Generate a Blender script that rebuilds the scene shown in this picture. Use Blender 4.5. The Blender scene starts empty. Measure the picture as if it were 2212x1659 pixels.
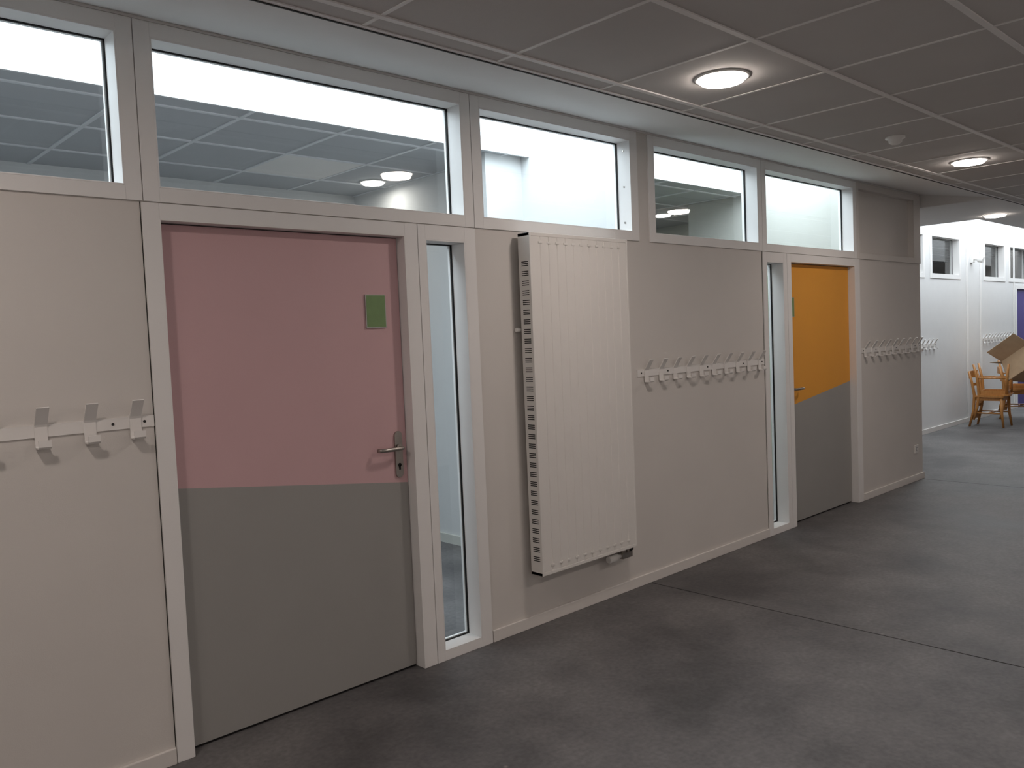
import bpy, bmesh, math, random
from mathutils import Vector, Matrix
random.seed(3)
S=bpy.context.scene
S.view_settings.view_transform='Standard'
S.view_settings.look='None'
S.view_settings.exposure=0.0
COL=bpy.context.collection

# ---------------------------------------------------------------- materials
def mat(name,col,rough=.6,metal=0,noise=0,nscale=8,bump=0,bscale=200,spec=.3,emit=None,estr=0):
    m=bpy.data.materials.new(name);m.use_nodes=True
    nt=m.node_tree;b=nt.nodes['Principled BSDF']
    b.inputs['Base Color'].default_value=(*col,1);b.inputs['Roughness'].default_value=rough
    b.inputs['Metallic'].default_value=metal;b.inputs['Specular IOR Level'].default_value=spec
    tc=nt.nodes.new('ShaderNodeTexCoord')
    if noise:
        n=nt.nodes.new('ShaderNodeTexNoise');n.inputs['Scale'].default_value=nscale;n.inputs['Detail'].default_value=6
        nt.links.new(tc.outputs['Object'],n.inputs['Vector'])
        r=nt.nodes.new('ShaderNodeValToRGB');r.color_ramp.elements[0].position=.3;r.color_ramp.elements[1].position=.7
        r.color_ramp.elements[0].color=tuple(c*(1-noise) for c in col)+(1,)
        r.color_ramp.elements[1].color=tuple(min(1,c*(1+noise)) for c in col)+(1,)
        nt.links.new(n.outputs['Fac'],r.inputs['Fac']);nt.links.new(r.outputs['Color'],b.inputs['Base Color'])
    if bump:
        n2=nt.nodes.new('ShaderNodeTexNoise');n2.inputs['Scale'].default_value=bscale
        nt.links.new(tc.outputs['Object'],n2.inputs['Vector'])
        bp=nt.nodes.new('ShaderNodeBump');bp.inputs['Strength'].default_value=bump;bp.inputs['Distance'].default_value=.002
        nt.links.new(n2.outputs['Fac'],bp.inputs['Height']);nt.links.new(bp.outputs['Normal'],b.inputs['Normal'])
    if emit:
        b.inputs['Emission Color'].default_value=(*emit,1);b.inputs['Emission Strength'].default_value=estr
    return m
M_wall=mat('wall_paint',(.70,.67,.64),.65,noise=.015,nscale=3,bump=.15,bscale=250)
M_white=mat('white_wood_paint',(.85,.84,.83),.5,noise=.01,nscale=5)
M_room=mat('room_paint',(.66,.67,.67),.7,noise=.01)
M_well=mat('far_wall_paint',(.76,.76,.76),.7,noise=.01)
M_roomg=mat('room_paint_cream',(.58,.585,.54),.7,noise=.01)
M_base=mat('baseboard_paint',(.76,.73,.70),.45,noise=.01)
M_pink=mat('pink_laminate',(.64,.42,.435),.5,noise=.015,nscale=4,bump=.1)
M_grey=mat('grey_laminate',(.35,.345,.33),.5,noise=.015,nscale=4,bump=.1)
M_orange=mat('orange_laminate',(.80,.36,.05),.5,noise=.015,nscale=4,bump=.1)
M_purple=mat('purple_laminate',(.08,.06,.25),.5,noise=.02)
M_green=mat('green_laminate',(.08,.40,.06),.5,noise=.02)
M_sign=mat('sign_green',(.20,.31,.14),.45,noise=.04,nscale=30)
M_signf=mat('sign_frame_metal',(.5,.5,.48),.35,metal=.8,noise=.02)
M_steel=mat('brushed_steel',(.42,.39,.36),.35,metal=1,noise=.05,nscale=60)
M_black=mat('black_rubber',(.012,.012,.013),.6,noise=.1)
M_gap=mat('dark_gap',(.03,.028,.026),.8,noise=.1)
M_rad=mat('radiator_enamel',(.80,.78,.75),.35,noise=.01)
M_slot=mat('slot_dark',(.03,.03,.03),.7,noise=.1)
M_hook=mat('hook_white_steel',(.84,.82,.80),.4,noise=.01)
M_tile=mat('ceiling_tile',(.57,.555,.545),.85,noise=.03,nscale=2,bump=.3,bscale=300)
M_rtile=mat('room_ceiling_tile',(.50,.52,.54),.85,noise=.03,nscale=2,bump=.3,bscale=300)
M_bar=mat('ceiling_tbar',(.82,.81,.80),.5,noise=.01)
M_rbar=mat('room_tbar',(.74,.76,.78),.5,noise=.01)
M_plast=mat('plasterboard_soffit',(.76,.75,.74),.7,noise=.01)
M_plastic=mat('white_plastic',(.8,.79,.77),.4,noise=.01)
M_lens=mat('lamp_lens',(.9,.9,.9),.4,noise=.01,emit=(1,.88,.79),estr=42)
M_lens2=mat('lamp_lens_room',(.9,.9,.9),.4,noise=.01,emit=(1,.95,.88),estr=6)
M_sky=mat('skylight_diffuser',(.9,.9,.9),.5,noise=.01,emit=(.82,.92,1.0),estr=6.5)
M_sky2=mat('skylight_diffuser_far',(.9,.9,.9),.5,noise=.01,emit=(.88,.95,1.0),estr=3.6)
M_card=mat('cardboard',(.50,.36,.23),.8,noise=.08,nscale=6)

def wood():
    m=mat('chair_wood',(.55,.20,.04),.35,spec=.5);nt=m.node_tree;b=nt.nodes['Principled BSDF']
    tc=[n for n in nt.nodes if n.type=='TEX_COORD'][0]
    mp=nt.nodes.new('ShaderNodeMapping');mp.inputs['Scale'].default_value=(30,30,3)
    n=nt.nodes.new('ShaderNodeTexNoise');n.inputs['Scale'].default_value=2
    r=nt.nodes.new('ShaderNodeValToRGB');r.color_ramp.elements[0].color=(.34,.13,.03,1);r.color_ramp.elements[1].color=(.60,.29,.085,1)
    nt.links.new(tc.outputs['Object'],mp.inputs['Vector']);nt.links.new(mp.outputs[0],n.inputs['Vector'])
    nt.links.new(n.outputs['Fac'],r.inputs['Fac']);nt.links.new(r.outputs['Color'],b.inputs['Base Color'])
    return m
M_wood=wood()

def floor_mat():
    m=mat('concrete_floor',(.1,.1,.1),.5,spec=.3);nt=m.node_tree;b=nt.nodes['Principled BSDF']
    tc=[n for n in nt.nodes if n.type=='TEX_COORD'][0]
    n=nt.nodes.new('ShaderNodeTexNoise');n.inputs['Scale'].default_value=1.1;n.inputs['Detail'].default_value=10;n.inputs['Roughness'].default_value=.66
    n2=nt.nodes.new('ShaderNodeTexNoise');n2.inputs['Scale'].default_value=45;n2.inputs['Detail'].default_value=5
    r=nt.nodes.new('ShaderNodeValToRGB')
    r.color_ramp.elements[0].position=.38;r.color_ramp.elements[0].color=(.082,.080,.082,1)
    r.color_ramp.elements[1].position=.66;r.color_ramp.elements[1].color=(.190,.184,.184,1)
    r2=nt.nodes.new('ShaderNodeValToRGB')
    r2.color_ramp.elements[0].position=.3;r2.color_ramp.elements[0].color=(.82,.82,.82,1)
    r2.color_ramp.elements[1].position=.75;r2.color_ramp.elements[1].color=(1.15,1.15,1.15,1)
    mx=nt.nodes.new('ShaderNodeMixRGB');mx.blend_type='MULTIPLY';mx.inputs[0].default_value=1
    v=nt.nodes.new('ShaderNodeTexVoronoi');v.inputs['Scale'].default_value=2.2
    r3=nt.nodes.new('ShaderNodeValToRGB');r3.color_ramp.elements[0].position=0;r3.color_ramp.elements[0].color=(1,1,1,1)
    r3.color_ramp.elements[1].position=.025;r3.color_ramp.elements[1].color=(0,0,0,1)
    mx2=nt.nodes.new('ShaderNodeMixRGB');mx2.inputs[2].default_value=(.30,.28,.26,1)
    L=nt.links.new
    for t in (n,n2,v): L(tc.outputs['Object'],t.inputs['Vector'])
    L(n.outputs['Fac'],r.inputs[0]);L(n2.outputs['Fac'],r2.inputs[0]);L(r.outputs[0],mx.inputs[1]);L(r2.outputs[0],mx.inputs[2])
    L(v.outputs['Distance'],r3.inputs[0]);L(r3.outputs[0],mx2.inputs[0]);L(mx.outputs[0],mx2.inputs[1])
    L(mx2.outputs[0],b.inputs['Base Color'])
    rr=nt.nodes.new('ShaderNodeMapRange');rr.inputs['To Min'].default_value=.42;rr.inputs['To Max'].default_value=.7
    L(n.outputs['Fac'],rr.inputs['Value']);L(rr.outputs[0],b.inputs['Roughness'])
    bp=nt.nodes.new('ShaderNodeBump');bp.inputs['Strength'].default_value=.15;bp.inputs['Distance'].default_value=.003
    L(n2.outputs['Fac'],bp.inputs['Height']);L(bp.outputs[0],b.inputs['Normal'])
    return m
M_floor=floor_mat()

def glass():
    m=bpy.data.materials.new('window_glass');m.use_nodes=True;nt=m.node_tree;nt.nodes.clear()
    o=nt.nodes.new('ShaderNodeOutputMaterial');t=nt.nodes.new('ShaderNodeBsdfTransparent');t.inputs[0].default_value=(.93,.96,.96,1)
    g=nt.nodes.new('ShaderNodeBsdfGlossy');g.inputs['Roughness'].default_value=.01
    lw=nt.nodes.new('ShaderNodeLayerWeight');lw.inputs['Blend'].default_value=.5
    p=nt.nodes.new('ShaderNodeMath');p.operation='POWER';p.inputs[1].default_value=5
    a=nt.nodes.new('ShaderNodeMath');a.operation='MULTIPLY_ADD';a.inputs[1].default_value=.9;a.inputs[2].default_value=.06
    mx=nt.nodes.new('ShaderNodeMixShader')
    L=nt.links.new
    L(lw.outputs['Facing'],p.inputs[0]);L(p.outputs[0],a.inputs[0]);L(a.outputs[0],mx.inputs[0])
    L(t.outputs[0],mx.inputs[1]);L(g.outputs[0],mx.inputs[2]);L(mx.outputs[0],o.inputs[0])
    return m
M_glass=glass()

# ---------------------------------------------------------------- mesh builder
class MB:
    def __init__(s,name): s.name=name;s.bm=bmesh.new();s.mats=[]
    def mi(s,m):
        if m not in s.mats: s.mats.append(m)
        return s.mats.index(m)
    def box(s,x0,x1,y0,y1,z0,z1,m,M=None):
        P=[Vector((x,y,z)) for x in (x0,x1) for y in (y0,y1) for z in (z0,z1)]
        if M is not None: P=[M@p for p in P]
        v=[s.bm.verts.new(p) for p in P];i=s.mi(m)
        for f in ((0,1,3,2),(4,6,7,5),(0,4,5,1),(2,3,7,6),(0,2,6,4),(1,5,7,3)):
            fc=s.bm.faces.new([v[k] for k in f]);fc.material_index=i
    def quad(s,pts,m):
        fc=s.bm.faces.new([s.bm.verts.new(p) for p in pts]);fc.material_index=s.mi(m)
    def prism(s,poly,a,b,axis,m):
        def P(p,t):
            return {'x':(t,p[0],p[1]),'y':(p[0],t,p[1]),'z':(p[0],p[1],t)}[axis]
        A=[s.bm.verts.new(P(p,a)) for p in poly];B=[s.bm.verts.new(P(p,b)) for p in poly];i=s.mi(m);n=len(poly)
        for fc in (s.bm.faces.new(A),s.bm.faces.new(B[::-1])): fc.material_index=i
        for k in range(n):
            fc=s.bm.faces.new([A[k],B[k],B[(k+1)%n],A[(k+1)%n]]);fc.material_index=i
    def tube(s,pts,rads,m,n=12,M=None,smooth=True):
        pts=[Vector(p) for p in pts]
        if not isinstance(rads,(list,tuple)): rads=[rads]*len(pts)
        rings=[];i=s.mi(m);up=None
        for k,p in enumerate(pts):
            d=(pts[min(k+1,len(pts)-1)]-pts[max(k-1,0)]).normalized()
            if up is None: up=d.orthogonal().normalized()
            up=(up-d*up.dot(d)).normalized();w=d.cross(up)
            r=rads[k];q=[p+up*r*math.cos(2*math.pi*j/n)+w*r*math.sin(2*math.pi*j/n) for j in range(n)]
            if M is not None: q=[M@a for a in q]
            rings.append([s.bm.verts.new(a) for a in q])
        for a,b in zip(rings,rings[1:]):
            for j in range(n):
                fc=s.bm.faces.new([a[j],a[(j+1)%n],b[(j+1)%n],b[j]]);fc.material_index=i;fc.smooth=smooth
        for rg in (rings[0][::-1],rings[-1]):
            fc=s.bm.faces.new(rg);fc.material_index=i
    def done(s,parent=None,bevel=0,name=None):
        bmesh.ops.recalc_face_normals(s.bm,faces=s.bm.faces)
        me=bpy.data.meshes.new(name or s.name);s.bm.to_mesh(me);s.bm.free()
        for m in s.mats: me.materials.append(m)
        ob=bpy.data.objects.new(name or s.name,me);COL.objects.link(ob)
        if parent: ob.parent=parent
        if bevel:
            md=ob.modifiers.new('bevel','BEVEL');md.width=bevel;md.segments=2;md.limit_method='ANGLE'
        return ob

def empty(name,loc=(0,0,0)):
    e=bpy.data.objects.new(name,None);e.location=loc;COL.objects.link(e);return e

def wall_holes(mb,x0,x1,z0,z1,y0,y1,holes,m,axis='x'):
    xs=sorted({x0,x1}|{v for h in holes for v in h[:2] if x0<v<x1});zs=sorted({z0,z1}|{v for h in holes for v in h[2:] if z0<v<z1})
    for a,b in zip(xs,xs[1:]):
        run=None
        for c,d in zip(zs,zs[1:]):
            cx,cz=(a+b)/2,(c+d)/2
            solid=not any(h[0]<cx<h[1] and h[2]<cz<h[3] for h in holes)
            if solid: run=(run[0],d) if run else (c,d)
            if (not solid or d==zs[-1]) and run:
                mb.box(a,b,y0,y1,run[0],run[1],m)
                run=None

# ---------------------------------------------------------------- floor
XMIN,XMAX,YMIN=-3.0,20.0,-4.8
mb=MB('floor')
joints=[-.31,4.09,8.5,12.9,17.3];g=.005
prev=XMIN-.2
for j in joints+[XMAX+.2]:
    mb.box(prev,j-(g if j in joints else 0),YMIN-.2,6.5,-.1,0,M_floor);prev=j+g
for j in joints: mb.box(j-g,j+g,YMIN-.2,6.5,-.1,-.012,M_black)
mb.done()

# ---------------------------------------------------------------- left wall
D1=(1.205,2.325);D2=(5.965,7.08);S1=(2.445,2.69);S2=(5.605,5.85)
WZ=(2.17,2.72)
WIN=[(-.35,1.09),(1.21,2.70),(2.82,4.03),(4.26,5.50),(5.61,7.07)]
BLIND=(7.18,8.39)
holes=[(D1[0],D1[1],0,2.055),(D2[0],D2[1],0,2.055),(S1[0],S1[1],.045,2.045),(S2[0],S2[1],.045,2.045)]+[(a,b,*WZ) for a,b in WIN]
TH=.115
mb=MB('wall_left')
wall_holes(mb,XMIN,8.55,0,3.1,.0,TH,holes+[(BLIND[0],BLIND[1],2.17,2.72)],M_wall)
mb.box(BLIND[0],BLIND[1],.045,TH,2.17,2.72,M_wall)
mb.box(8.37,8.55,TH,1.205,0,3.1,M_wall)
mb.done()

PR=-.010
tn=[1]
def trim(boxes,m=M_white,bev=.0015):
    tn[0]+=1
    t=MB('trim_%d'%tn[0])
    for b in boxes: t.box(*b,m)
    return t.done(bevel=bev)
def ring(t,x0,x1,z0,z1,hx0,hx1,hz0,hz1,y0,y1,m):
    if hx0>x0: t.box(x0,hx0,y0,y1,z0,z1,m)
    if x1>hx1: t.box(hx1,x1,y0,y1,z0,z1,m)
    t.box(hx0,hx1,y0,y1,hz1,z1,m)
    if hz0>z0: t.box(hx0,hx1,y0,y1,z0,hz0,m)
cas=[(-.42,1.148),(1.152,2.758),(2.762,4.095),(4.205,5.553),(5.557,7.125)]
wn=0
GLY=.09
def make_window(idx,x0,x1,z0,z1,outer,y=0,depth=TH,bolts=False):
    e=empty('window_%d'%idx,((x0+x1)/2,y+.06,(z0+z1)/2))
    inv=Matrix.Translation(-e.location)
    t=MB('casing')
    ring(t,outer[0],outer[1],outer[2],outer[3],x0,x1,z0,z1,y+PR,y,M_white)
    k=.006
    for bx in ((x0,x0+k,z0,z1),(x1-k,x1,z0,z1),(x0+k,x1-k,z1-k,z1),(x0+k,x1-k,z0,z0+k)):
        t.box(bx[0],bx[1],y+PR,y+depth+.005,bx[2],bx[3],M_white)
    for (ya,yb) in ((GLY+.005,GLY+.02),):
        for bx in ((x0+k,x0+.016,z0,z1),(x1-.016,x1-k,z0,z1),(x0,x1,z1-.012,z1-k),(x0,x1,z0+k,z0+.016)):
            t.box(bx[0],bx[1],y+ya,y+yb,bx[2],bx[3],M_white)
    t.bm.transform(inv);t.done(parent=e,bevel=.001)
    t=MB('gasket');q=.011
    for bx in ((x0+k,x0+q,z0+k,z1-k),(x1-q,x1-k,z0+k,z1-k),(x0+k,x1-k,z1-q,z1-k),(x0+k,x1-k,z0+k,z0+q)):
        t.box(bx[0],bx[1],y+GLY-.004,y+GLY+.005,bx[2],bx[3],M_black)
    t.bm.transform(inv);t.done(parent=e)
    t=MB('glass_pane')
    a,b,c,d,yy=x0+.008,x1-.008,z0+.008,z1-.008,y+GLY
    t.quad([(a,yy,c),(b,yy,c),(b,yy,d),(a,yy,d)],M_glass)
    t.bm.transform(inv);t.done(parent=e)
    if bolts:
        t=MB('fixing_screws')
        for z in (z0+.06,(z0+z1)/2,z1-.06):
            t.tube([(x1-k-.004,y+.04,z),(x1-k+.001,y+.04,z)],.006,M_steel)
        t.bm.transform(inv);t.done(parent=e)
    return e
for (a,b),c in zip(WIN,cas):
    wn+=1;make_window(wn,a,b,WZ[0],WZ[1],(c[0],c[1],2.118,2.775),bolts=(wn==3))
for a,b,o in ((S1[0],S1[1],(2.402,2.76,0,2.114)),(S2[0],S2[1],(5.552,5.902,0,2.114))):
    wn+=1;make_window(wn,a,b,.045,2.045,o)
t=MB('trim_1')
ring(t,7.129,8.55,2.118,2.775,BLIND[0],BLIND[1],2.17,2.72,PR,0,M_wall);t.done(bevel=.0015)
def surround(D,x0,x1):
    tn[0]+=1;t=MB('trim_%d'%tn[0])
    t.box(x0,D[0],PR,0,0,2.114,M_white);t.box(D[1],x1,PR,0,0,2.114,M_white);t.box(D[0],D[1],PR,0,2.055,2.114,M_white)
    t.box(D[0]-.001,D[0]+.004,PR,TH,0,2.055,M_white);t.box(D[1]-.004,D[1]+.001,PR,TH,0,2.055,M_white);t.box(D[0],D[1],PR,TH,2.051,2.056,M_white)
    t.box(D[0]+.004,D[0]+.02,.097,.12,0,2.05,M_white);t.box(D[1]-.02,D[1]-.004,.097,.12,0,2.05,M_white);t.box(D[0],D[1],.097,.12,2.03,2.051,M_white)
    t.done(bevel=.0015)
surround(D1,1.142,2.398)
surround(D2,5.906,7.175)
trim([(XMIN,8.55,-.004,.0,2.779,2.80)])

def baseboard(name,b): 
    t=MB(name);t.box(*b,M_base);return t.done(bevel=.003)
baseboard('baseboard_left',(XMIN,1.138,-.014,0,0,.062))
baseboard('baseboard_left_middle',(2.765,5.548,-.014,0,0,.062))
baseboard('baseboard_left_end',(7.18,8.564,-.014,0,0,.062))
tn[0]+=1;t=MB('trim_%d'%tn[0])
for x in (1.14,2.762,5.55,7.178): t.box(x-.0015,x+.0015,-.0012,0,.062,2.116,M_gap)
t.done()

# ---------------------------------------------------------------- doors
def door(idx,D,upper,zl,zr,handle_side,sign):
    x0,x1=D[0]+.008,D[1]-.008;y0,y1=.05,.092;zt=2.046;zb=.012
    e=empty('door_%d'%idx,((x0+x1)/2,(y0+y1)/2,0));inv=Matrix.Translation(-e.location)
    t=MB('leaf')
    t.prism([(x0,zb),(x1,zb),(x1,zr),(x0,zl)],y0,y1,'y',M_grey)
    t.prism([(x0,zl),(x1,zr),(x1,zt),(x0,zt)],y0,y1,'y',upper)
    t.box(x0,x1,y0+.01,y1-.002,0,zb,M_black)
    t.bm.transform(inv);t.done(parent=e)
    s=-1 if handle_side=='r' else 1
    hx=x1-.048 if handle_side=='r' else x0+.048
    t=MB('handle_plate')
    pl=[];n=10;w=.021;za,zc=.925,1.145
    for k in range(n+1):
        a=math.pi*k/n;pl.append((hx+w*math.cos(a),zc-w+w*math.sin(a)))
    for k in range(n+1):
        a=math.pi+math.pi*k/n;pl.append((hx+w*math.cos(a),za+w+w*math.sin(a)))
    t.prism(pl,y0-.009,y0,'y',M_steel)
    t.tube([(hx,y0-.009,.985),(hx,y0-.0115,.985)],.009,M_black,n=16)
    t.box(hx-.004,hx+.004,y0-.0115,y0-.009,.963,.985,M_black)
    t.bm.transform(inv);t.done(parent=e)
    t=MB('handle_lever');zh=1.068
    pts=[(hx,y0-.005,zh),(hx,y0-.035,zh)]
    for k in range(1,6):
        a=math.pi/2*k/5;pts.append((hx+s*.018*(1-math.cos(a)),y0-.035-.018*math.sin(a),zh))
    pts+=[(hx+s*.10,y0-.055,zh),(hx+s*.118,y0-.052,zh),(hx+s*.128,y0-.042,zh),(hx+s*.130,y0-.03,zh)]
    t.tube(pts,.0095,M_steel,n=14);t.tube([(hx,y0-.012,zh),(hx,y0-.02,zh)],.016,M_steel,n=18)
    t.bm.transform(inv);t.done(parent=e)
    t=MB('door_sign');sx0,sx1,sz0,sz1=sign
    t.box(sx0,sx1,y0-.008,y0,sz0,sz1,M_signf);t.box(sx0+.004,sx1-.004,y0-.009,y0-.007,sz0+.004,sz1-.004,M_sign)
    t.bm.transform(inv);t.done(parent=e)
    return e
door(1,D1,M_pink,1.035,.895,'r',(2.125,2.235,1.632,1.785))
door(2,D2,M_orange,.93,1.065,'l',(5.99,6.10,1.632,1.785))

# ---------------------------------------------------------------- radiator
e=empty('radiator',(3.43,-.08,1.2));inv=Matrix.Translation(-e.location)
RX0,RX1,RY0,RY1,RZ0,RZ1=3.03,3.83,-.12,-.035,.30,2.10
t=MB('front_panel')
np_=12;pw=(RX1-RX0-.03)/np_
poly=[(RX0+.012,RY0+.012),(RX0+.012,RY0)]
for k in range(1,np_):
    x=RX0+.015+pw*k
    poly+=[(x-.004,RY0),(x,RY0+.0035),(x+.004,RY0)]
poly+=[(RX1-.012,RY0),(RX1-.012,RY0+.012)]
t.prism(poly,RZ0+.02,RZ1-.02,'z',M_rad)
t.bm.transform(inv);t.done(parent=e)
t=MB('casing_body')
t.box(RX0,RX0+.0135,RY0-.002,RY1,RZ0,RZ1,M_rad);t.box(RX1-.0135,RX1,RY0-.002,RY1,RZ0,RZ1,M_rad)
t.box(RX0,RX1,RY0-.001,RY1,RZ1-.02,RZ1,M_rad);t.box(RX0,RX1,RY0-.001,RY1,RZ0,RZ0+.02,M_rad)
t.box(RX0+.01,RX1-.01,RY1-.02,RY1-.002,RZ0+.01,RZ1-.01,M_rad)
t.bm.transform(inv);t.done(parent=e,bevel=.003)
t=MB('side_vent_slots')
n=32
for k in range(n):
    zc=RZ0+.09+(RZ1-RZ0-.25)*k/(n-1)
    for j in (-1,0,1):
        t.box(RX0-.0008,RX0+.0005,RY0+.014,RY1-.022,zc+j*.010-.0024,zc+j*.010+.0024,M_slot)
        t.box(RX1-.0005,RX1+.0008,RY0+.014,RY1-.022,zc+j*.010-.0024,zc+j*.010+.0024,M_slot)
t.bm.transform(inv);t.done(parent=e)
t=MB('panel_embossing')
for k in range(1,np_):
    x=RX0+.015+pw*k
    for zc in (RZ0+.05,RZ1-.05):
        t.box(x-.014,x+.014,RY0-.0035,RY0+.001,zc-.006,zc+.006,M_rad)
t.bm.transform(inv);t.done(parent=e,bevel=.002)
t=MB('wall_brackets')
for x in (RX0+.12,RX1-.12):
    for z in (RZ0+.25,RZ1-.25): t.box(x-.02,x+.02,RY1-.01,.0,z-.04,z+.04,M_rad)
t.tube([(RX0+.02,RY1+.015,1.60),(RX0-.022,RY1+.015,1.60)],.011,M_plastic,n=16)
t.bm.transform(inv);t.done(parent=e)
t=MB('valve_and_pipes')
vx=RX1-.08
t.tube([(vx,-.07,RZ0+.005),(vx,-.07,RZ0-.05)],.012,M_steel)
t.tube([(vx+.05,-.07,RZ0+.005),(vx+.05,-.07,RZ0-.05)],.012,M_steel)
t.box(vx-.02,vx+.07,-.09,-.05,RZ0-.062,RZ0-.03,M_steel)
t.tube([(vx-.02,-.07,RZ0-.046),(vx-.045,-.07,RZ0-.046),(vx-.05,-.07,RZ0-.046),(vx-.125,-.07,RZ0-.046),(vx-.13,-.07,RZ0-.046)],[.012,.012,.022,.022,.017],M_plastic,n=20)
t.tube([(vx,-.07,RZ0-.046),(vx,0.0,RZ0-.046)],.009,M_steel);t.tube([(vx+.05,-.07,RZ0-.046),(vx+.05,0.0,RZ0-.046)],.009,M_steel)
t.tube([(vx+.06,-.07,RZ0-.03),(vx+.09,-.07,RZ0-.02)],.012,M_black)
t.bm.transform(inv);t.done(parent=e)

# ---------------------------------------------------------------- coat hook rails
def rail(x0,x1,hooks,y=0,z=1.31):
    t=MB('coat_hook_rail')
    cx=(x0+x1)/2
    t.box(x0-cx,x1-cx,-.006,0,-.021,.021,M_hook)
    sc=[x0+.035,x1-.035]+[ (hooks[i]+hooks[i+1])/2 for i in range(1,len(hooks)-1,3)]
    for s_ in sc: t.tube([(s_-cx,-.009,0),(s_-cx,-.005,0)],.005,M_slot,n=12)
    for h in hooks:
        x=h-cx;w=.020
        up=[(-.006,.020),(-.010,.026),(-.050,.084),(-.0545,.081),(-.0145,.022),(-.0105,.014)]
        body=[(-.006,.020),(-.0105,.014),(-.0105,-.050),(-.014,-.054),(-.044,-.054),(-.048,-.050),(-.048,-.030),(-.0525,-.030),(-.0525,-.052),(-.046,-.0585),(-.012,-.0585),(-.006,-.052)]
        for pl in (up,body):
            t.prism(pl,x-w,x+w,'x',M_hook)
    ob=t.done();ob.location=(cx,y,z);return ob
rail(-.36,1.138,[1.07-.155*k for k in range(9)][::-1])
rail(4.035,5.54,[4.12+.15*k for k in range(10)])
rail(7.19,8.52,[7.26+.1495*k for k in range(9)],z=1.32)

t=MB('wall_socket');t.box(-.04,.04,-.012,0,-.04,.04,M_plastic);t.tube([(0,-.013,0),(0,-.006,0)],.021,M_slot,n=20);t.tube([(0,-.0135,0),(0,-.006,0)],.018,M_plastic,n=20)
o=t.done(bevel=.003);o.location=(8.38,0,.31)

# ---------------------------------------------------------------- corridor ceiling
CZ=2.66
e=empty('ceiling')
t=MB('tiles')
YE=-.67
t.box(XMIN-.2,XMAX+.2,YMIN-.2,YE-.012,CZ+.004,CZ+.03,M_tile)
t.done(parent=e)
t=MB('grid_bars')
xl=[2.3142+.6309*k for k in range(-8,28)];yl=[-.80,-1.4644,-2.1023,-2.74,-3.38,-4.02,-4.66]
for y in yl: t.box(XMIN,XMAX,y-.012,y+.012,CZ-.002,CZ+.006,M_bar)
for k,x in enumerate(xl):
    w=.008
    ys=[YE-.012]+yl+[YMIN]
    for a,b in zip(ys,ys[1:]):
        t.box(x-w,x+w,b+.012,a-.012 if a!=ys[0] else a,CZ+.001,CZ+.006,M_bar)
t.box(XMIN,XMAX,YE-.03,YE-.008,CZ-.001,CZ+.008,M_bar)
t.box(XMIN,XMAX,YE-.012,YE-.004,CZ-.004,CZ+.002,M_black)
t.done(parent=e)
t=MB('sloped_soffit')
t.prism([(YE-.006,CZ),(0.0,2.79),(0.0,2.83),(YE-.006,CZ+.04)],XMIN,8.60,'x',M_plast)
t.done(parent=e)
t=MB('alcove_soffit')
SKX,SKY=10.2,-.02
t.box(8.60,XMAX,YE-.006,SKY,CZ,CZ+.04,M_plast)
t.box(8.60,SKX,SKY,1.21,CZ,CZ+.04,M_plast)
t.box(8.57,8.61,YE,1.21,CZ+.001,3.1,M_plast)
t.box(SKX-.05,SKX,SKY-.05,1.25,CZ+.04,3.25,M_well);t.box(SKX,XMAX,SKY-.05,SKY,CZ+.04,3.25,M_well)
t.done(parent=e)
t=MB('roof_slab')
t.box(XMIN-.2,8.6,YMIN-.2,-.0,2.87,2.95,M_plast)
t.box(8.6,XMAX+.2,YMIN-.2,SKY-.05,2.87,2.95,M_plast)
t.done(parent=e)

def simple_wall(name,*b,m=M_wall):
    t=MB(name);t.box(*b,m);return t.done()
simple_wall('wall_right',XMIN-.2,XMAX+.2,YMIN-.2,YMIN,0,3.0,m=M_white)
simple_wall('wall_near',XMIN-.2,XMIN,YMIN,3.2,0,3.0)
simple_wall('wall_far_end',XMAX,XMAX+.2,YMIN,4.5,0,3.3)

# ---------------------------------------------------------------- set-back far wall
FY=1.205
FW=[(10.75,11.93),(12.25,13.33),(14.47,15.44)]
FD=(16.1,17.1)
mb=MB('wall_back')
wall_holes(mb,8.37,XMAX,0,3.3,FY,FY+.12,[(a,b,2.21,2.74) for a,b in FW]+[(FD[0],FD[1],0,2.05),(15.74,16.9,2.21,2.74)],M_well)
mb.done()
for i,(a,b) in enumerate(FW+[(15.74,16.9)]):
    wn+=1;make_window(wn,a,b,2.21,2.74,(a-.06,b+.06,2.15,2.80),y=FY,depth=.12)
e=empty('door_3',(16.6,FY+.05,0));t=MB('leaf');t.box(-.49,.49,-.02,.02,.01,2.04,M_purple);t.done(parent=e)
t=MB('frame')
t.box(-.56,-.5,-.06,.05,0,2.11,M_white);t.box(.5,.56,-.06,.05,0,2.11,M_white);t.box(-.5,.5,-.06,.05,2.04,2.11,M_white);t.done(parent=e)
baseboard('baseboard_back',(8.56,16.03,FY-.014,FY,0,.065))
tn[0]+=1;t=MB('trim_%d'%tn[0])
for x in (13.66,14.26,15.95): t.box(x-.03,x+.03,FY-.012,FY,.065,3.2,M_white)
t.done(bevel=.002)
rail(10.86,12.36,[10.94+.15*k for k in range(10)],y=FY,z=1.22)
rail(14.31,15.85,[14.39+.15*k for k in range(10)],y=FY,z=1.23)
t=MB('emergency_light');t.box(-.05,.05,-.04,0,-.06,.06,M_plastic)
t.tube([(0,-.04,0),(0,-.09,-.01),(0,-.10,-.01),(0,-.17,-.03)],[.02,.02,.045,.05],M_plastic,n=18);o=t.done(bevel=.004);o.location=(13.86,FY,2.47)
t=MB('wall_back_room')
t.box(8.6,XMAX,4.3,4.4,0,3.0,M_room);t.done()
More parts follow.
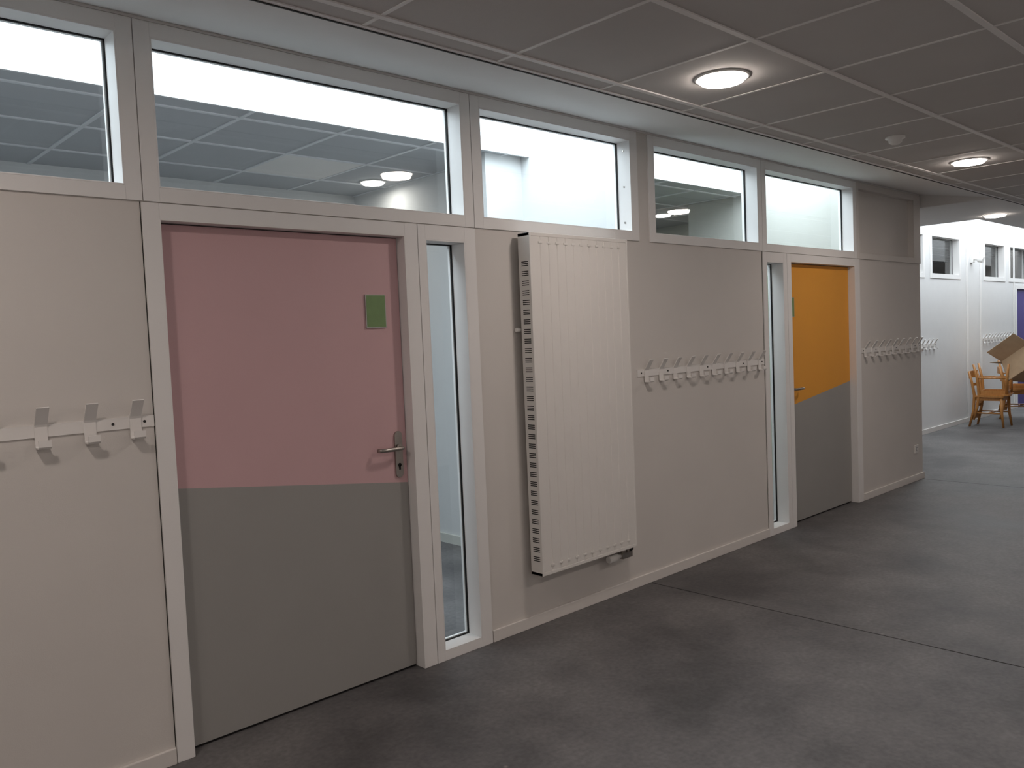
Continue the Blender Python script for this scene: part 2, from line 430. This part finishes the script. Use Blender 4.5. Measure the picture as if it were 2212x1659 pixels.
t=MB('ceiling_back_room');t.box(8.6,XMAX,FY+.12,4.4,2.84,2.9,M_rtile)
for k in range(19): t.box(8.7+.6*k,8.72+.6*k,FY+.12,4.3,2.832,2.842,M_rbar)
for k in range(5): t.box(8.6,XMAX,1.7+.6*k,1.72+.6*k,2.832,2.842,M_rbar)
t.done()

# ---------------------------------------------------------------- rooms behind the left wall
RZ=2.82;SY0,SY1=TH,.985
e=empty('ceiling_rooms')
t=MB('room_tiles')
t.box(-.45,4.0,SY1,3.0,RZ,RZ+.03,M_rtile);t.box(4.25,8.37,SY1,4.5,RZ,RZ+.03,M_rtile)
t.done(parent=e)
t=MB('room_grid_bars')
for k in range(15):
    x=2.12+.615*(k-5)
    if x<8.3: t.box(x-.012,x+.012,SY1,2.9 if x<4.1 else 4.4,RZ-.006,RZ+.002,M_rbar)
for k in range(6):
    y=1.155+.63*k
    if y<2.9: t.box(-.45,3.95,y-.012,y+.012,RZ-.0065,RZ+.002,M_rbar)
    t.box(4.25,8.37,y-.012,y+.012,RZ-.0065,RZ+.002,M_rbar)
t.box(-.45,4.15,SY1-.02,SY1,RZ-.01,3.12,M_room);t.box(4.25,8.37,SY1-.02,SY1,RZ-.01,3.12,M_room)
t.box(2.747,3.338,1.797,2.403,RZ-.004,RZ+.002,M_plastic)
t.done(parent=e)
t=MB('wall_room_back');t.box(-.5,4.25,2.90,3.0,0,3.1,M_room);t.done()
t=MB('wall_room_left');t.box(-.55,-.45,TH,3.0,0,3.1,M_room);t.done()
t=MB('wall_room_partition')
t.box(3.97,4.07,1.2,2.9,0,3.1,M_room);t.box(3.81,4.2,1.05,1.2,0,3.1,M_room);t.box(4.15,4.25,TH,1.05,0,3.1,M_room)
t.done()
t=MB('baseboard_room');t.box(3.95,3.97,1.2,2.9,0,.07,M_roomg);t.done()
t=MB('wall_room_side');t.box(7.12,7.22,TH,1.69,0,3.1,M_roomg);t.box(7.22,8.45,1.59,1.69,0,3.1,M_roomg);t.box(8.35,8.45,1.69,4.5,0,3.1,M_roomg);t.done()
t=MB('wall_room_rear');t.box(4.05,8.45,4.4,4.5,0,3.1,M_roomg);t.box(4.15,4.25,1.2,4.4,0,3.1,M_room)
t.done()
e2=empty('door_4',(7.10,1.1,0));t=MB('leaf');t.box(-.02,.02,-.42,.45,.01,2.04,M_green)
t.tube([(-.02,-.34,1.06),(-.06,-.34,1.06),(-.065,-.32,1.06),(-.065,-.22,1.06)],.009,M_steel);t.done(parent=e2)

def skylight(x0,x1,y0,y1,z,m=M_sky):
    t=MB('skylight');t.box(x0,x1,y0,y1,z,z+.02,m);return t.done()
skylight(-.45,4.15,SY0,SY1-.02,3.02)
skylight(4.25,7.12,SY0,SY1-.02,3.02)
skylight(SKX,XMAX,SKY,FY,3.2,M_sky2)

# ---------------------------------------------------------------- downlights
def downlight(x,y,z,power,col=(1,.865,.795),r=.105,lens=None):
    e=empty('downlight',(x,y,z))
    t=MB('trim_ring');n=40
    prof=[(r-.004,-.001),(r+.002,-.004),(r+.012,-.003),(r+.014,.0),(r+.014,.006),(r-.004,.006)]
    rings=[]
    for k in range(n):
        a=2*math.pi*k/n;rings.append([t.bm.verts.new((p[0]*math.cos(a),p[0]*math.sin(a),p[1])) for p in prof])
    i=t.mi(M_plastic)
    for k in range(n):
        A,B=rings[k],rings[(k+1)%n]
        for j in range(len(prof)):
            f=t.bm.faces.new([A[j],A[(j+1)%len(prof)],B[(j+1)%len(prof)],B[j]]);f.material_index=i;f.smooth=True
    t.done(parent=e)
    t=MB('lens');t.tube([(0,0,.004),(0,0,-.010),(0,0,-.018),(0,0,-.022)],[r-.005,r-.005,r*.88,r*.6],lens or M_lens,n=40);t.done(parent=e)
    l=bpy.data.lights.new('lamp','AREA');l.shape='DISK';l.size=2*r*.9;l.energy=power;l.color=col
    lo=bpy.data.objects.new('lamp',l);lo.location=(0,0,-.024);COL.objects.link(lo);lo.parent=e
    return e
for x,y in ((3.26,-1.13),(6.41,-1.13),(.11,-1.13)): downlight(x,y,CZ,6.0)
for x,y in ((3.26,-3.7),(.11,-3.7),(6.41,-3.7),(-2.2,-2.4),(14.5,-2.4)): downlight(x,y,CZ,9.0)  # unseen lamps added out of view as fill for the corridor walls
downlight(10.0,-.25,CZ,5)
C2=(1,.95,.88)
downlight(3.74,2.28,RZ-.006,2.5,C2,.09,M_lens2)
downlight(7.41,2.21,RZ-.006,6,C2,.09,M_lens2)
downlight(12.6,2.6,2.834,9,C2,.09,M_lens2)
downlight(15.6,2.6,2.834,9,C2,.09,M_lens2)

t=MB('smoke_detector');t.tube([(0,0,0),(0,0,-.012),(0,0,-.014),(0,0,-.035),(0,0,-.045),(0,0,-.048)],[.055,.055,.04,.036,.022,.008],M_plastic,n=28)
o=t.done();o.location=(5.16,-1.12,CZ+.004)

# ---------------------------------------------------------------- chairs
def chair(loc,rotz=0,flip=False,tilt=0):
    t=MB('wooden_chair')
    w,d,sh=.40,.40,.45
    pl=[]
    for (cx,cy,r,a0) in ((w/2-.03,-d/2+.03,.03,-90),(w/2-.05,d/2-.03,.03,0),(-w/2+.05,d/2-.03,.03,90),(-w/2+.03,-d/2+.03,.03,180)):
        for k in range(5):
            a=math.radians(a0+90*k/4);pl.append((cx+r*math.cos(a),cy+r*math.sin(a)))
    t.prism(pl,sh-.02,sh,'z',M_wood)
    t.box(-w/2+.035,w/2-.035,-d/2+.03,-d/2+.05,sh-.07,sh-.02,M_wood);t.box(-w/2+.045,w/2-.045,d/2-.05,d/2-.03,sh-.07,sh-.02,M_wood)
    for s_ in (-1,1): t.box(s_*(w/2-.045)-.01,s_*(w/2-.045)+.01,-d/2+.04,d/2-.04,sh-.07,sh-.02,M_wood)
    for s_ in (-1,1):
        t.tube([(s_*(w/2-.035),-d/2+.035,sh-.02),(s_*(w/2-.03),-d/2+.03,.2),(s_*(w/2-.015),-d/2+.005,0)],[.022,.019,.014],M_wood,n=10)
        t.tube([(s_*(w/2-.02),d/2+.05,0),(s_*(w/2-.035),d/2+.0,.22),(s_*(w/2-.04),d/2-.015,sh),(s_*(w/2-.035),d/2+.01,.62),(s_*(w/2-.03),d/2+.055,.80)],[.015,.019,.021,.019,.014],M_wood,n=10)
        t.tube([(s_*(w/2-.03),-d/2+.03,.2),(s_*(w/2-.035),d/2,.2)],.010,M_wood,n=8)
    t.tube([(-w/2+.03,-.0,.2),(w/2-.03,0,.2)],.010,M_wood,n=8)
    for (z0,z1,yy) in ((.70,.80,.045),(.58,.62,.01)):
        n=10;a=[]
        for k in range(n+1):
            u=-1+2*k/n;a.append((u*(w/2-.028),d/2+yy-.008+.035*(1-u*u)))
        for k in range(n):
            t.prism([a[k],a[k+1],(a[k+1][0],a[k+1][1]+.016),(a[k][0],a[k][1]+.016)],z0,z1,'z',M_wood)
    ob=t.done(bevel=0)
    R_=Matrix.Rotation(rotz,4,'Z')@Matrix.Rotation(tilt,4,'Y')
    if flip: R_=R_@Matrix.Rotation(math.pi,4,'X')
    ob.matrix_world=Matrix.Translation(loc)@R_
    return ob
chair((13.2,.74,0),0)
chair((13.22,.70,.902),math.pi+.12,flip=True)
chair((13.80,.12,0),-math.pi/2-.15)
chair((14.4,.72,0),.25)
chair((14.4,.70,.902),math.pi,flip=True)
t=MB('cardboard_box')
a,b,c,k=.38,.27,.16,.006
t.box(-a,a,-b,b,-c,-c+k,M_card);t.box(-a,-a+k,-b,b,-c,c,M_card);t.box(a-k,a,-b,b,-c,c,M_card);t.box(-a,a,-b,-b+k,-c,c,M_card);t.box(-a,a,b-k,b,-c,c,M_card)
for s_ in (-1,1):
    t.box(-a,a,0,.22,-.003,.003,M_card,M=Matrix.Translation((0,s_*b,c))@Matrix.Rotation(0 if s_>0 else math.pi,4,'Z')@Matrix.Rotation(math.radians(25),4,'X'))
    t.box(0,.24,-b,b,-.003,.003,M_card,M=Matrix.Translation((s_*a,0,c))@Matrix.Rotation(0 if s_>0 else math.pi,4,'Z')@Matrix.Rotation(math.radians(-35),4,'Y'))
o=t.done();o.matrix_world=Matrix.Translation((13.66,.24,.87))@Matrix.Rotation(-.5,4,'Z')@Matrix.Rotation(math.radians(-30),4,'X')@Matrix.Rotation(math.radians(8),4,'Y')

# ---------------------------------------------------------------- world
w=bpy.data.worlds.new('world');S.world=w;w.use_nodes=True
w.node_tree.nodes['Background'].inputs[0].default_value=(.6,.75,1,1);w.node_tree.nodes['Background'].inputs[1].default_value=.05

# ---------------------------------------------------------------- camera
f_,rx,ry,rz,D,cz=1787.9589,-0.0548,-0.0425,0.8130,3.1491,1.5565
cy,sy=math.cos(rz),math.sin(rz)
fwd0=Vector((cy,sy,0));right0=Vector((sy,-cy,0));up0=Vector((0,0,1))
fwd=fwd0*math.cos(rx)+up0*math.sin(rx);up=up0*math.cos(rx)-fwd0*math.sin(rx)
r=right0*math.cos(ry)+up*math.sin(ry);u=up*math.cos(ry)-right0*math.sin(ry)
cam=bpy.data.cameras.new('camera');cam.sensor_width=36;cam.sensor_fit='HORIZONTAL';cam.lens=f_/2212*36;cam.clip_start=.05
co=bpy.data.objects.new('camera',cam);COL.objects.link(co)
Mx=Matrix(((r.x,u.x,-fwd.x,0),(r.y,u.y,-fwd.y,-D),(r.z,u.z,-fwd.z,cz),(0,0,0,1)))
co.matrix_world=Mx
S.camera=co
